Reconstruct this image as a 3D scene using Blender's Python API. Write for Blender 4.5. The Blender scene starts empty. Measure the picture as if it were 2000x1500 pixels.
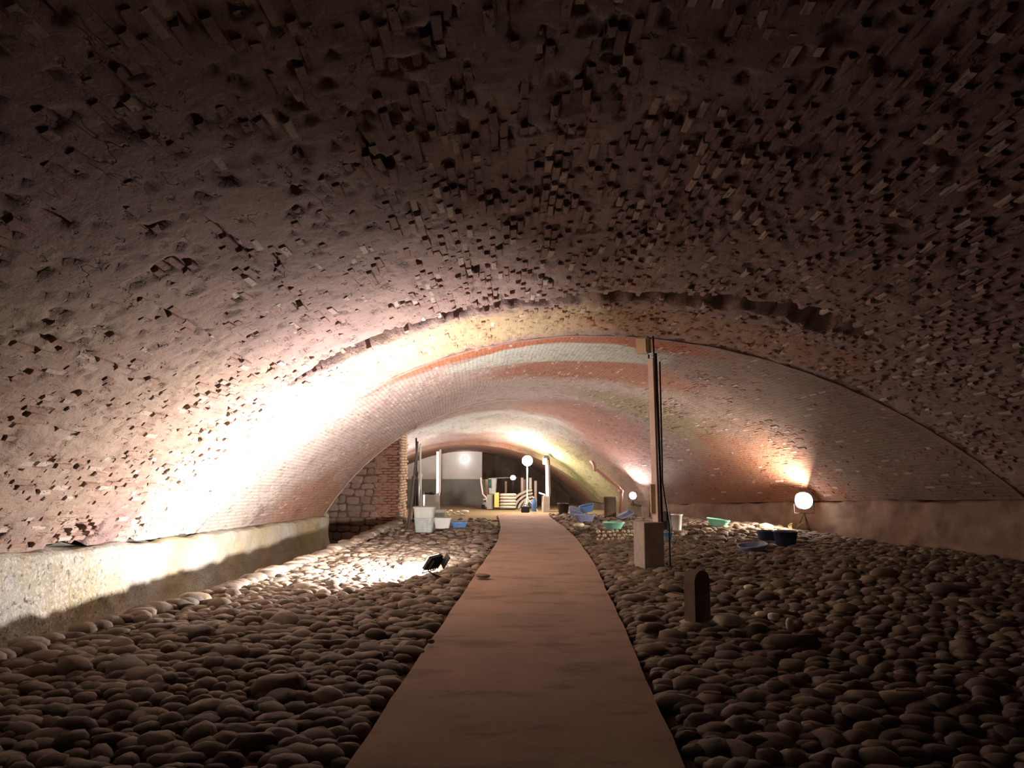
import bpy, bmesh, math, random
import numpy as np
from mathutils import Vector, Matrix, Euler

random.seed(7); rng = np.random.default_rng(11)
C = bpy.context.scene.collection
sc = bpy.context.scene

# ------------------------------------------------------------------ camera, world, exposure
F = 1400.0; CH = 1.5; TH = math.atan(157 / F)
cam = bpy.data.cameras.new('camera'); camo = bpy.data.objects.new('camera', cam); C.objects.link(camo)
cam.sensor_fit = 'HORIZONTAL'; cam.sensor_width = 36; cam.lens = F / 2000 * 36
cam.clip_start = 0.05; cam.clip_end = 200
camo.location = (0, 0, CH); camo.rotation_euler = (math.pi / 2 + TH, 0, 0)
sc.camera = camo
sc.view_settings.view_transform = 'Standard'; sc.view_settings.look = 'None'
sc.view_settings.gamma = 1; sc.view_settings.use_curve_mapping = False
sc.view_settings.exposure = 0.0
w = bpy.data.worlds.new('world'); sc.world = w; w.use_nodes = True
w.node_tree.nodes['Background'].inputs[0].default_value = (0.9, 0.62, 0.66, 1)
w.node_tree.nodes['Background'].inputs[1].default_value = 0.002
sc.cycles.max_bounces = 6; sc.cycles.diffuse_bounces = 2; sc.cycles.sample_clamp_indirect = 4
sc.cycles.use_denoising = True

def UP(px, py, d):            # world point on the plane y = d seen at a pixel of the 2000x1500 photograph
    u = (px - 1000) / F; v = (750 - py) / F
    yw = math.cos(TH) - math.sin(TH) * v; zw = math.sin(TH) + math.cos(TH) * v
    return Vector((u / yw * d, d, CH + zw / yw * d))
def G(px, py, z=0.0):         # the point at height z seen at a pixel
    u = (px - 1000) / F; v = (750 - py) / F
    yw = math.cos(TH) - math.sin(TH) * v; zw = math.sin(TH) + math.cos(TH) * v
    t = (z - CH) / zw
    return Vector((u * t, yw * t, z))

def area_light(name, loc, direction, sx, sy, power, col, spread=math.pi):
    l = bpy.data.lights.new(name, 'AREA'); l.shape = 'RECTANGLE'; l.size = sx; l.size_y = sy
    l.energy = power; l.color = col; l.spread = spread
    o = bpy.data.objects.new(name, l); C.objects.link(o); o.location = loc
    o.rotation_euler = Vector(direction).to_track_quat('-Z', 'Y').to_euler()
    return o
def point_light(name, loc, r, power, col):
    l = bpy.data.lights.new(name, 'POINT'); l.energy = power; l.color = col; l.shadow_soft_size = r
    o = bpy.data.objects.new(name, l); C.objects.link(o); o.location = loc
    return o
def spot_light(name, loc, direction, r, power, col, ang, blend):
    l = bpy.data.lights.new(name, 'SPOT'); l.energy = power; l.color = col; l.shadow_soft_size = r
    l.spot_size = math.radians(ang); l.spot_blend = blend
    o = bpy.data.objects.new(name, l); C.objects.link(o); o.location = loc
    o.rotation_euler = Vector(direction).to_track_quat('-Z', 'Y').to_euler()
    return o

KEY = G(862, 1132); KEYL = KEY + Vector((-0.14, 0.03, 0.24)); KEYD = Vector((-0.75, 0.33, 0.56)).normalized()
RL = UP(1570, 978, 15.75)
PL = UP(1236, 968, 21.0)
SPH = UP(1030, 900, 23.2)
area_light('key_floodlight_light', KEYL + KEYD * 0.03, KEYD, 0.26, 0.16, 800, (1.0, 0.91, 0.85))
area_light('right_floodlight_light', RL + Vector((-0.06, -0.16, 0.02)), (-0.75, 0.30, 0.25), 0.3, 0.2, 270, (1.0, 0.84, 0.66))
spot_light('pier_floodlight_light', PL + Vector((0.0, -0.12, 0.10)), (-0.25, -0.55, 0.7), 0.05, 200, (0.96, 0.97, 1.0), 150, 0.7)
point_light('globe_light', SPH + Vector((0, -0.2, 0)), 0.16, 400, (1.0, 0.78, 0.66))

# ------------------------------------------------------------------ helpers
def finish(o, name, mat, parent):
    C.objects.link(o)
    if mat is not None and not o.data.materials: o.data.materials.append(mat)
    if parent is not None: o.parent = parent
    return o
def from_np(name, V, Fq, mat=None, parent=None, smooth=False, uv=None):
    me = bpy.data.meshes.new(name)
    V = np.ascontiguousarray(V, dtype=np.float32); Fq = np.ascontiguousarray(Fq, dtype=np.int32)
    n, k = Fq.shape
    me.vertices.add(len(V)); me.vertices.foreach_set('co', V.ravel())
    me.loops.add(n * k); me.loops.foreach_set('vertex_index', Fq.ravel())
    me.polygons.add(n); me.polygons.foreach_set('loop_start', np.arange(0, n * k, k, dtype=np.int32))
    me.polygons.foreach_set('use_smooth', np.full(n, smooth))
    me.update(calc_edges=True); me.validate()
    if uv is not None:
        l = me.uv_layers.new(name='UVMap'); l.data.foreach_set('uv', uv[Fq.ravel()].astype(np.float32).ravel())
    o = bpy.data.objects.new(name, me)
    return finish(o, name, mat, parent)
def obj(name, bm, mat, parent=None, smooth=False, loc=None):
    me = bpy.data.meshes.new(name)
    bmesh.ops.recalc_face_normals(bm, faces=bm.faces[:])
    bm.to_mesh(me); bm.free()
    if smooth:
        for p in me.polygons: p.use_smooth = True
    o = bpy.data.objects.new(name, me)
    finish(o, name, mat, parent)
    if loc is not None: o.location = loc
    return o
def tag(o, label=None, cat=None, group=None, kind=None):
    if label: o['label'] = label
    if cat: o['category'] = cat
    if group: o['group'] = group
    if kind: o['kind'] = kind
    return o
def thing(name, label, cat, loc=(0, 0, 0), rz=0, group=None):
    o = bpy.data.objects.new(name, None); C.objects.link(o); o.location = loc; o.rotation_euler = (0, 0, rz)
    o.empty_display_size = 0.1
    return tag(o, label, cat, group)
def copy_tree(o, parent=None):
    c = o.copy(); C.objects.link(c)
    if parent is not None: c.parent = parent
    for ch in list(o.children): copy_tree(ch, c)
    return c
def BM(): return bmesh.new()
def add_box(bm, c, s, rot=None, bev=0.0, seg=1):
    r = bmesh.ops.create_cube(bm, size=1)
    vs = r['verts']
    for v in vs: v.co = Vector((v.co.x * s[0], v.co.y * s[1], v.co.z * s[2]))
    if bev > 0:
        es = list({e for v in vs for e in v.link_edges})
        rb = bmesh.ops.bevel(bm, geom=es, offset=bev, segments=seg, affect='EDGES')
        vs = list({v for f in rb['faces'] for v in f.verts} | {v for v in vs if v.is_valid})
    M = Matrix.Translation(c) @ (Euler(rot).to_matrix().to_4x4() if rot else Matrix())
    bmesh.ops.transform(bm, matrix=M, verts=vs)
    return vs
def add_tube(bm, pts, r, n=8, caps=True):
    pts = [Vector(p) for p in pts]; rs = r if isinstance(r, (list, tuple)) else [r] * len(pts)
    rings = []; up0 = None
    for i, p in enumerate(pts):
        t = (pts[min(i + 1, len(pts) - 1)] - pts[max(i - 1, 0)]).normalized()
        if up0 is None: up0 = Vector((0, 0, 1)) if abs(t.z) < 0.9 else Vector((1, 0, 0))
        a = t.cross(up0).normalized(); b = t.cross(a); up0 = a.cross(t)
        rings.append([bm.verts.new(p + (a * math.cos(2 * math.pi * k / n) + b * math.sin(2 * math.pi * k / n)) * rs[i]) for k in range(n)])
    for i in range(len(rings) - 1):
        for k in range(n):
            bm.faces.new((rings[i][k], rings[i][(k + 1) % n], rings[i + 1][(k + 1) % n], rings[i + 1][k]))
    if caps: bm.faces.new(rings[0][::-1]); bm.faces.new(rings[-1])
def add_rings(bm, prof, n=28, expo=2.0, cap0=True, cap1=True):
    """superelliptic lathe: prof = [(half x, half y, z)]"""
    rings = []
    for (a, b, z) in prof:
        ring = []
        for k in range(n):
            t = 2 * math.pi * k / n; c, s = math.cos(t), math.sin(t)
            ring.append(bm.verts.new((a * math.copysign(abs(c) ** (2 / expo), c), b * math.copysign(abs(s) ** (2 / expo), s), z)))
        rings.append(ring)
    for i in range(len(rings) - 1):
        for k in range(n):
            bm.faces.new((rings[i][k], rings[i][(k + 1) % n], rings[i + 1][(k + 1) % n], rings[i + 1][k]))
    if cap0: bm.faces.new(rings[0][::-1])
    if cap1: bm.faces.new(rings[-1])
def tub_bm(a, b, h, taper=0.8, wall=0.012, rim=0.015, expo=2.0, n=32):
    bm = BM()
    add_rings(bm, [(a * taper, b * taper, 0), (a * taper * 1.02, b * taper * 1.02, 0.006), (a, b, h - 0.02), (a + rim, b + rim, h - 0.02),
                   (a + rim, b + rim, h), (a - wall, b - wall, h), (a * taper - wall, b * taper - wall, 0.014)], n, expo)
    return bm

# value noise (numpy)
_T = rng.random((64, 64, 64)).astype(np.float32)
def vnoise(p):
    p = np.asarray(p, dtype=np.float64); i = np.floor(p).astype(int); f = p - i; f = f * f * (3 - 2 * f); i &= 63; j = (i + 1) & 63
    x0, y0, z0 = i[..., 0], i[..., 1], i[..., 2]; x1, y1, z1 = j[..., 0], j[..., 1], j[..., 2]
    fx, fy, fz = f[..., 0], f[..., 1], f[..., 2]
    def L(a, b, t): return a + (b - a) * t
    return L(L(L(_T[x0, y0, z0], _T[x1, y0, z0], fx), L(_T[x0, y1, z0], _T[x1, y1, z0], fx), fy),
             L(L(_T[x0, y0, z1], _T[x1, y0, z1], fx), L(_T[x0, y1, z1], _T[x1, y1, z1], fx), fy), fz) * 2 - 1
def fbm(p, o=3):
    s = 0; a = 1; t = 0; p = np.asarray(p, dtype=np.float64)
    for k in range(o): s = s + vnoise(p * 2 ** k + 17.3 * k) * a; t += a; a *= 0.5
    return s / t

# ------------------------------------------------------------------ materials
class NT:
    def __init__(s, name):
        s.m = bpy.data.materials.new(name); s.m.use_nodes = True; s.t = s.m.node_tree
        s.b = s.t.nodes['Principled BSDF']; s.b.inputs['Roughness'].default_value = 0.9
        s.b.inputs['Specular IOR Level'].default_value = 0.25
    def n(s, ty, **kw):
        nd = s.t.nodes.new(ty)
        for k, v in kw.items():
            if k in ('inp',):
                for a, b in v.items():
                    if hasattr(b, 'is_linked') or isinstance(b, bpy.types.NodeSocket): s.t.links.new(b, nd.inputs[a])
                    else: nd.inputs[a].default_value = b
            else: setattr(nd, k, v)
        return nd
    def pos(s): return s.n('ShaderNodeNewGeometry').outputs['Position']
    def noise(s, vec, scale, detail=4, rough=0.6):
        return s.n('ShaderNodeTexNoise', inp={'Vector': vec, 'Scale': scale, 'Detail': detail, 'Roughness': rough}).outputs['Fac']
    def math(s, op, a, b=0.0, c=None, clamp=False):
        nd = s.n('ShaderNodeMath', operation=op, use_clamp=clamp, inp={0: a, 1: b})
        if c is not None:
            if isinstance(c, bpy.types.NodeSocket): s.t.links.new(c, nd.inputs[2])
            else: nd.inputs[2].default_value = c
        return nd.outputs[0]
    def ramp(s, f, lo, hi):
        return s.n('ShaderNodeMapRange', clamp=True, inp={0: f, 1: lo, 2: hi}).outputs[0]
    def mix(s, f, a, b, mode='MIX'):
        nd = s.n('ShaderNodeMix', data_type='RGBA', blend_type=mode)
        for k, v in ((0, f), (6, a), (7, b)):
            if isinstance(v, bpy.types.NodeSocket): s.t.links.new(v, nd.inputs[k])
            else: nd.inputs[k].default_value = v if k == 0 else (*v, 1) if len(v) == 3 else v
        return nd.outputs[2]
    def scale(s, vec, v):
        return s.n('ShaderNodeVectorMath', operation='MULTIPLY', inp={0: vec, 1: v}).outputs[0]
    def bump(s, h, strength, dist):
        nd = s.n('ShaderNodeBump', inp={'Height': h, 'Strength': strength, 'Distance': dist}); return nd
    def out(s, col=None, bump=None, rough=None):
        if col is not None: s.t.links.new(col, s.b.inputs['Base Color'])
        if bump is not None: s.t.links.new(bump.outputs[0], s.b.inputs['Normal'])
        if rough is not None: s.b.inputs['Roughness'].default_value = rough
        return s.m

def zones(N, p, col):
    """stains, limewash, and some light and shade put into the colour of the vault (x, y of the place)"""
    e = N.math('ADD', N.noise(p, 1.3, 6, 0.7), -0.5)
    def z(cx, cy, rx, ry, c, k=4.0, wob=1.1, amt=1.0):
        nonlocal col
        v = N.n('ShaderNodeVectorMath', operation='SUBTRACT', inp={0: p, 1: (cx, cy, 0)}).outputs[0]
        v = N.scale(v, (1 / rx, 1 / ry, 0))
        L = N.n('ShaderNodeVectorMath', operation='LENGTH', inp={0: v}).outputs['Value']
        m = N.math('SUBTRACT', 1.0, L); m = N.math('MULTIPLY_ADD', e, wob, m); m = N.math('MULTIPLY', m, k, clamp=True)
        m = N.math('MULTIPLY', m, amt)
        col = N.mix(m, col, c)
    z(-1.0, 10.4, 4.6, 1.1, (0.58, 0.46, 0.26), 3, 1.0, 0.8)
    z(3.2, 10.6, 2.8, 0.9, (0.52, 0.27, 0.14), 3, 1.0, 0.6)
    z(-4.3, 11.6, 2.2, 2.6, (0.80, 0.76, 0.68), 4, 1.6, 0.9)
    z(-0.8, 15.6, 5.5, 4.2, (0.74, 0.62, 0.57), 3, 0.8, 0.8)  # light on the second bay put into the colour as a paler patch
    z(0.8, 12.1, 3.2, 0.55, (0.56, 0.22, 0.12), 4, 0.6)
    z(1.6, 14.6, 2.6, 1.4, (0.55, 0.24, 0.14), 2.5, 1.0, 0.85)
    z(0.9, 13.1, 2.2, 0.85, (0.70, 0.74, 0.66), 8, 0.5)
    z(3.4, 17.3, 2.4, 1.0, (0.42, 0.38, 0.20), 3, 1.0, 0.7)
    z(-4.9, 16.6, 1.0, 2.6, (0.60, 0.33, 0.23), 3, 1.5, 0.8)
    z(-3.6, 17.2, 0.6, 1.8, (0.62, 0.40, 0.30), 3, 1.5, 0.5)
    z(2.0, 20.0, 2.2, 1.8, (0.56, 0.30, 0.23), 3, 1.0, 0.9)
    z(6.4, 17.8, 2.2, 3.4, (0.50, 0.24, 0.15), 3, 1.2, 0.9)
    z(-0.5, 21.5, 3.0, 1.3, (0.62, 0.66, 0.60), 3, 1.0, 0.8)
    z(2.0, 23.4, 2.0, 1.9, (0.46, 0.47, 0.24), 3, 1.0, 0.8)  # green lamp light on the third bay put into the colour
    z(-1.5, 25.6, 5.0, 1.9, (0.40, 0.20, 0.12), 4, 0.6, 0.9)
    z(-3.9, 5.5, 1.6, 5.0, (0.58, 0.46, 0.32), 2, 1.5, 0.5)
    z(5.0, 4.0, 6.0, 6.0, (0.29, 0.19, 0.185), 1.5, 1.0, 0.75)  # shade on the near right of the vault put into the colour
    return col

def vault_mat(name, base, dark, bricks, joints=False):
    N = NT(name); p = N.pos()
    big = N.noise(p, 0.6, 5, 0.6); mid = N.noise(p, 4.0, 6, 0.65)
    col = N.mix(N.ramp(big, 0.35, 0.65), base, tuple(c * 0.72 for c in base))
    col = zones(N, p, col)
    col = N.mix(N.math('MULTIPLY', N.ramp(mid, 0.52, 0.75), 0.55), col, dark)
    streak = N.noise(N.scale(p, (5.0, 0.9, 5.0)), 2.2, 5, 0.7)
    col = N.mix(N.math('MULTIPLY', N.ramp(streak, 0.60, 0.72), 0.45), col, (0.16, 0.09, 0.07))
    pn = N.noise(N.scale(p, (5.5, 1.3, 5.5)), 1.0, 3, 0.5)
    ck = N.math('MULTIPLY', N.ramp(N.math('ABSOLUTE', N.math('SUBTRACT', pn, 0.5)), 0.012, 0.0), N.ramp(N.noise(p, 2.6, 4), 0.56, 0.66))
    pit = N.ramp(N.noise(N.scale(p, (14, 6, 14)), 1.0, 3, 0.6), 0.63, 0.69)
    ck = N.math('MAXIMUM', ck, pit)
    col = N.mix(N.math('MULTIPLY', ck, 0.35), col, (0.10, 0.05, 0.04))
    col = N.mix(1.0, col, (0.76, 0.72, 0.72), 'MULTIPLY')
    if bricks:
        g = N.n('ShaderNodeNewGeometry').outputs['Random Per Island']
        r = N.math('FRACT', N.math('ADD', g, N.n('ShaderNodeObjectInfo').outputs['Random']))
        col = N.mix(N.math('MULTIPLY', r, 0.55), col, N.mix(1.0, col, (0.62, 0.42, 0.36), 'MULTIPLY'))
        col = N.mix(N.math('MULTIPLY', N.ramp(r, 0.82, 0.9), 0.5), col, (0.72, 0.62, 0.54))
    h = N.math('ADD', N.math('MULTIPLY', N.noise(p, 9, 8, 0.7), 1.0), N.math('MULTIPLY', N.noise(N.scale(p, (1, .35, 1)), 30, 4, 0.7), 0.5))
    if joints:
        uv = N.n('ShaderNodeTexCoord').outputs['UV']
        br = N.n('ShaderNodeTexBrick', inp={'Vector': uv, 'Scale': 1.0, 'Mortar Size': 0.008, 'Brick Width': 0.25, 'Row Height': 0.075, 'Color1': (1, 1, 1, 1), 'Color2': (0.75, 0.7, 0.7, 1), 'Mortar': (0.3, 0.25, 0.22, 1)})
        col = N.mix(0.35, col, N.mix(1.0, col, br.outputs['Color'], 'MULTIPLY'))
        h = N.math('SUBTRACT', h, N.math('MULTIPLY', br.outputs['Fac'], 0.5))
    h = N.math('SUBTRACT', h, N.math('MULTIPLY', ck, 0.6))
    return N.out(col, N.bump(h, 0.8, 0.035))

M = {}
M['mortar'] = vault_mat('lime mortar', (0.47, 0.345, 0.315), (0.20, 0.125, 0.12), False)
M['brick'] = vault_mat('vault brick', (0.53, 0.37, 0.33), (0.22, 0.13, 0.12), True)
M['mortar_far'] = vault_mat('lime mortar far bays', (0.50, 0.37, 0.31), (0.26, 0.16, 0.13), False, True)

def plinth_mat():
    N = NT('rough concrete plinth'); p = N.pos()
    col = N.mix(N.ramp(N.noise(p, 0.8, 4), 0.4, 0.62), (0.50, 0.47, 0.42), (0.46, 0.38, 0.22))
    v = N.n('ShaderNodeTexVoronoi', inp={'Vector': p, 'Scale': 22.0})
    y = N.n('ShaderNodeSeparateXYZ', inp={0: p}).outputs[1]
    near = N.ramp(y, 10.0, 8.0)
    a = N.math('MULTIPLY', N.ramp(N.noise(p, 24, 3, 0.6), 0.5, 0.6), near)
    col = N.mix(N.math('MULTIPLY', a, 0.6), col, (0.74, 0.72, 0.70))
    col = N.mix(N.math('MULTIPLY', N.ramp(N.noise(p, 17, 5, 0.7), 0.56, 0.64), N.math('MULTIPLY_ADD', near, 0.6, 0.25)), col, (0.12, 0.09, 0.09))
    h = N.math('ADD', N.noise(p, 20, 8, 0.75), N.noise(p, 3, 4))
    return N.out(col, N.bump(h, 0.9, 0.04))
M['plinth'] = plinth_mat()

def simple(name, c, rough=0.8, var=0.25, scale=6.0, bump=0.15, metal=0.0, spec=0.3, alpha=None):
    N = NT(name); p = N.n('ShaderNodeTexCoord').outputs['Object']
    f = N.noise(p, scale, 5, 0.65)
    col = N.mix(N.ramp(f, 0.3, 0.7), tuple(x * (1 - var) for x in c), tuple(min(1, x * (1 + var)) for x in c))
    m = N.out(col, N.bump(f, bump, 0.02), rough)
    N.b.inputs['Metallic'].default_value = metal; N.b.inputs['Specular IOR Level'].default_value = spec
    if alpha: N.b.inputs['Transmission Weight'].default_value = alpha
    return m
def emis(name, c, s):
    N = NT(name); N.b.inputs['Emission Color'].default_value = (*c, 1); N.b.inputs['Emission Strength'].default_value = s
    N.b.inputs['Base Color'].default_value = (*c, 1); return N.m

def earth_mat():
    N = NT('trodden earth'); p = N.pos()
    col = N.mix(N.ramp(N.noise(p, 1.5, 6), 0.35, 0.65), (0.115, 0.070, 0.048), (0.23, 0.15, 0.10))
    y = N.n('ShaderNodeSeparateXYZ', inp={0: p}).outputs[1]
    col = N.mix(N.math('MULTIPLY', N.ramp(N.math('MULTIPLY_ADD', N.noise(p, 2, 3), 3.0, y), 19.5, 21.5), 0.8), col, (0.30, 0.24, 0.13))
    return N.out(col, N.bump(N.noise(p, 14, 8, 0.7), 0.8, 0.04))
M['earth'] = earth_mat()
def cobble_mat():
    N = NT('river cobble'); p = N.pos()
    g = N.n('ShaderNodeNewGeometry').outputs['Random Per Island']
    r = N.math('FRACT', N.math('ADD', g, N.n('ShaderNodeObjectInfo').outputs['Random']))
    cr = N.t.nodes.new('ShaderNodeValToRGB'); N.t.links.new(r, cr.inputs[0])
    cr.color_ramp.interpolation = 'CONSTANT'
    cols = [(0.165, 0.128, 0.102), (0.237, 0.187, 0.137), (0.126, 0.1, 0.083), (0.277, 0.226, 0.167), (0.198, 0.148, 0.118), (0.343, 0.284, 0.211), (0.159, 0.135, 0.112), (0.225, 0.161, 0.124)]
    el = cr.color_ramp.elements
    while len(el) < len(cols): el.new(0.5)
    for i, c in enumerate(cols): el[i].position = i / len(cols); el[i].color = (*c, 1)
    col = N.mix(N.math('MULTIPLY', N.ramp(N.noise(p, 9, 5, 0.7), 0.45, 0.7), 0.5), cr.outputs[0], (0.15, 0.09, 0.06))
    N.b.inputs['Specular IOR Level'].default_value = 0.35
    return N.out(col, N.bump(N.noise(p, 22, 7, 0.75), 0.6, 0.015), 0.75)
M['cobble'] = cobble_mat()
def path_mat():
    N = NT('worn walkway concrete'); p = N.pos()
    col = N.mix(N.ramp(N.noise(p, 1.1, 5, 0.6), 0.35, 0.65), (0.47, 0.305, 0.235), (0.36, 0.245, 0.195))
    col = N.mix(N.math('MULTIPLY', N.ramp(N.noise(N.scale(p, (0.7, 1.6, 1)), 1.6, 6, 0.7), 0.52, 0.64), 0.6), col, (0.16, 0.09, 0.075))
    col = N.mix(N.math('MULTIPLY', N.noise(p, 90, 2), 0.3), col, (0.14, 0.08, 0.06))
    return N.out(col, N.bump(N.noise(p, 30, 6, 0.7), 0.35, 0.01))
M['path'] = path_mat()
def stone_mat():
    N = NT('rubble stone'); p = N.pos()
    r = N.n('ShaderNodeObjectInfo').outputs['Random']
    col = N.mix(r, (0.24, 0.15, 0.12), (0.36, 0.24, 0.19))
    col = N.mix(N.math('MULTIPLY', N.ramp(N.noise(p, 10, 5), 0.45, 0.7), 0.6), col, (0.18, 0.11, 0.09))
    return N.out(col, N.bump(N.noise(p, 18, 6, 0.7), 0.6, 0.03))
M['stone'] = stone_mat()
M['dark_brick'] = simple('old red brick', (0.30, 0.14, 0.10), 0.9, 0.3)
M['pale_brick'] = simple('pale buff brick', (0.62, 0.46, 0.34), 0.9, 0.35, 9)
M['concrete'] = simple('cast concrete', (0.42, 0.36, 0.32), 0.9, 0.15, 8)
M['board'] = simple('pale painted post', (0.80, 0.63, 0.57), 0.7, 0.12, 3)
M['board_light'] = simple('light wood patch', (0.62, 0.48, 0.30), 0.7, 0.1, 3)
M['dark_metal'] = simple('dark steel', (0.05, 0.035, 0.035), 0.5, 0.2, 8)
M['black'] = simple('black plastic', (0.02, 0.02, 0.022), 0.5, 0.1)
M['cream'] = simple('pale olive lamp housing', (0.52, 0.50, 0.33), 0.5, 0.08)
M['rust'] = simple('weathered brown stone', (0.20, 0.14, 0.11), 0.9, 0.2, 8)
M['white'] = simple('white plastic', (0.80, 0.80, 0.76), 0.45, 0.06)
M['grey_plastic'] = simple('grey plastic', (0.42, 0.43, 0.40), 0.5, 0.1)
M['clear_grey'] = simple('clouded clear plastic', (0.33, 0.35, 0.35), 0.35, 0.18, 9)
M['blue'] = simple('blue plastic', (0.13, 0.27, 0.58), 0.4, 0.12)
M['slate_blue'] = simple('slate blue plastic', (0.26, 0.31, 0.50), 0.4, 0.15)
M['navy'] = simple('dark navy plastic', (0.035, 0.045, 0.10), 0.4, 0.15)
M['mint'] = simple('mint green plastic', (0.30, 0.78, 0.62), 0.4, 0.08)
M['black_tub'] = simple('black rubber', (0.035, 0.025, 0.025), 0.6, 0.15)
M['yellow'] = simple('yellow plastic', (0.70, 0.48, 0.12), 0.5, 0.1)
M['limewash'] = simple('off white board', (0.72, 0.64, 0.57), 0.8, 0.08, 2)
M['grey_board'] = simple('grey board', (0.24, 0.235, 0.21), 0.8, 0.15, 2)
M['sack'] = simple('pale sacking', (0.60, 0.54, 0.46), 0.9, 0.15, 10)
M['timber'] = simple('weathered timber', (0.34, 0.22, 0.15), 0.85, 0.25, 5)
M['pvc'] = simple('dull orange pipe', (0.45, 0.25, 0.19), 0.5, 0.1)
M['teal'] = simple('teal film', (0.12, 0.42, 0.38), 0.3, 0.2)
M['glow'] = emis('lit lamp face', (1.0, 0.97, 0.92), 25)
M['glow_warm'] = emis('lit lamp globe', (1.0, 0.93, 0.86), 22)
M['glow_cool'] = emis('lit far lamp', (0.85, 0.90, 1.0), 14)
M['pale_stone'] = simple('pale chalky stone', (0.80, 0.76, 0.58), 0.9, 0.15, 12)
M['leaf'] = simple('pale leaf', (0.50, 0.46, 0.26), 0.6, 0.15)

# ------------------------------------------------------------------ vault sections
def mk(tab):
    t = np.array(tab, dtype=float)
    return lambda d: [np.interp(d, t[:, 0], t[:, k]) for k in range(1, 7)]   # xl zl xc zc xr zr
V1 = mk([(-6, -5.0, 1.10, 1.3, 4.34, 8.6, 1.5), (7, -5.0, .62, 1.3, 3.77, 8.4, 1.15), (11.5, -4.95, .42, 1.25, 3.57, 8.1, .95)])
V2 = mk([(11.4, -5.02, .42, 1.25, 3.66, 8.2, .95), (15.5, -4.9, .28, .95, 3.42, 6.9, .72), (18.6, -4.82, .18, .5, 3.22, 5.6, .52), (21.2, -4.8, .10, -.2, 2.92, 3.9, .30)])
V3 = mk([(18.4, -5.7, .25, .53, 3.28, 5.75, .53), (21.2, -5.7, .25, -.2, 2.95, 3.95, .33), (22.4, -5.7, .2, -.9, 2.55, 3.5, .28), (24.2, -5.7, .2, -1.5, 2.27, 3.1, .25)])
V4 = mk([(24.1, -5.7, .2, -1.5, 2.17, 3.0, .22), (28.2, -5.7, .2, -1.7, 1.95, 2.3, .2)])
def half(dx, a, h):
    R = (a * a + h * h) / (2 * h)
    return np.sqrt(np.maximum(R * R - dx * dx, 1e-6)) - (R - h)
def surf(V, u, d):            # u in [-1,1] across, d along
    xl, zl, xc, zc, xr, zr = V(d)
    a = np.where(u < 0, xc - xl, xr - xc); h = np.where(u < 0, zc - zl, zc - zr)
    R = (a * a + h * h) / (2 * h); phi = np.arcsin(np.clip(a / R, 0, 1))
    t = np.abs(u) * phi
    x = xc + np.sign(u) * R * np.sin(t); z = zc - R + R * np.cos(t)
    return np.stack([x, d + 0 * x, z], -1)
def frame(V, u, d, e=1e-3):
    p = surf(V, u, d); T = surf(V, np.clip(u + e, -1, 1), d) - surf(V, np.clip(u - e, -1, 1), d); A = surf(V, u, d + e) - surf(V, u, d - e)
    T /= np.linalg.norm(T, axis=-1, keepdims=True); A /= np.linalg.norm(A, axis=-1, keepdims=True)
    Nn = np.cross(T, A); Nn /= np.linalg.norm(Nn, axis=-1, keepdims=True)
    s = np.sign(Nn[..., 2:3]); s[s == 0] = 1; Nn = -Nn * s       # pointing into the room
    return p, T, A, Nn
def crack(x, y):              # depth of the ragged slot between the near bay and the rib, and of other lost patches
    line = 9.15 + 0.12 * np.sin(x * 1.3 + 1) + 0.16 * fbm(np.stack([x * 1.7, 0 * x, 0 * x + 3], -1), 3)
    wid = np.interp(x, [-2.9, -2.4, -1.2, 0, 1.2, 2.2, 4.2, 4.8], [0, .2, .16, .14, .14, .18, .32, 0]) * (1 + .5 * fbm(np.stack([x * 5, 0 * x, 0 * x + 9], -1), 2))
    c = np.clip(1.3 - np.abs(y - line) / np.maximum(wid, 1e-3), 0, 1) * (wid > 0.01)
    # rubble band between slot and rib
    return c
def rough_band(x, y):
    return np.clip(1 - np.abs(y - 9.4) / 0.3, 0, 1) * np.interp(x, [-2.6, -2, 1.5, 4], [0, 1, 1, .3])

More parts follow.
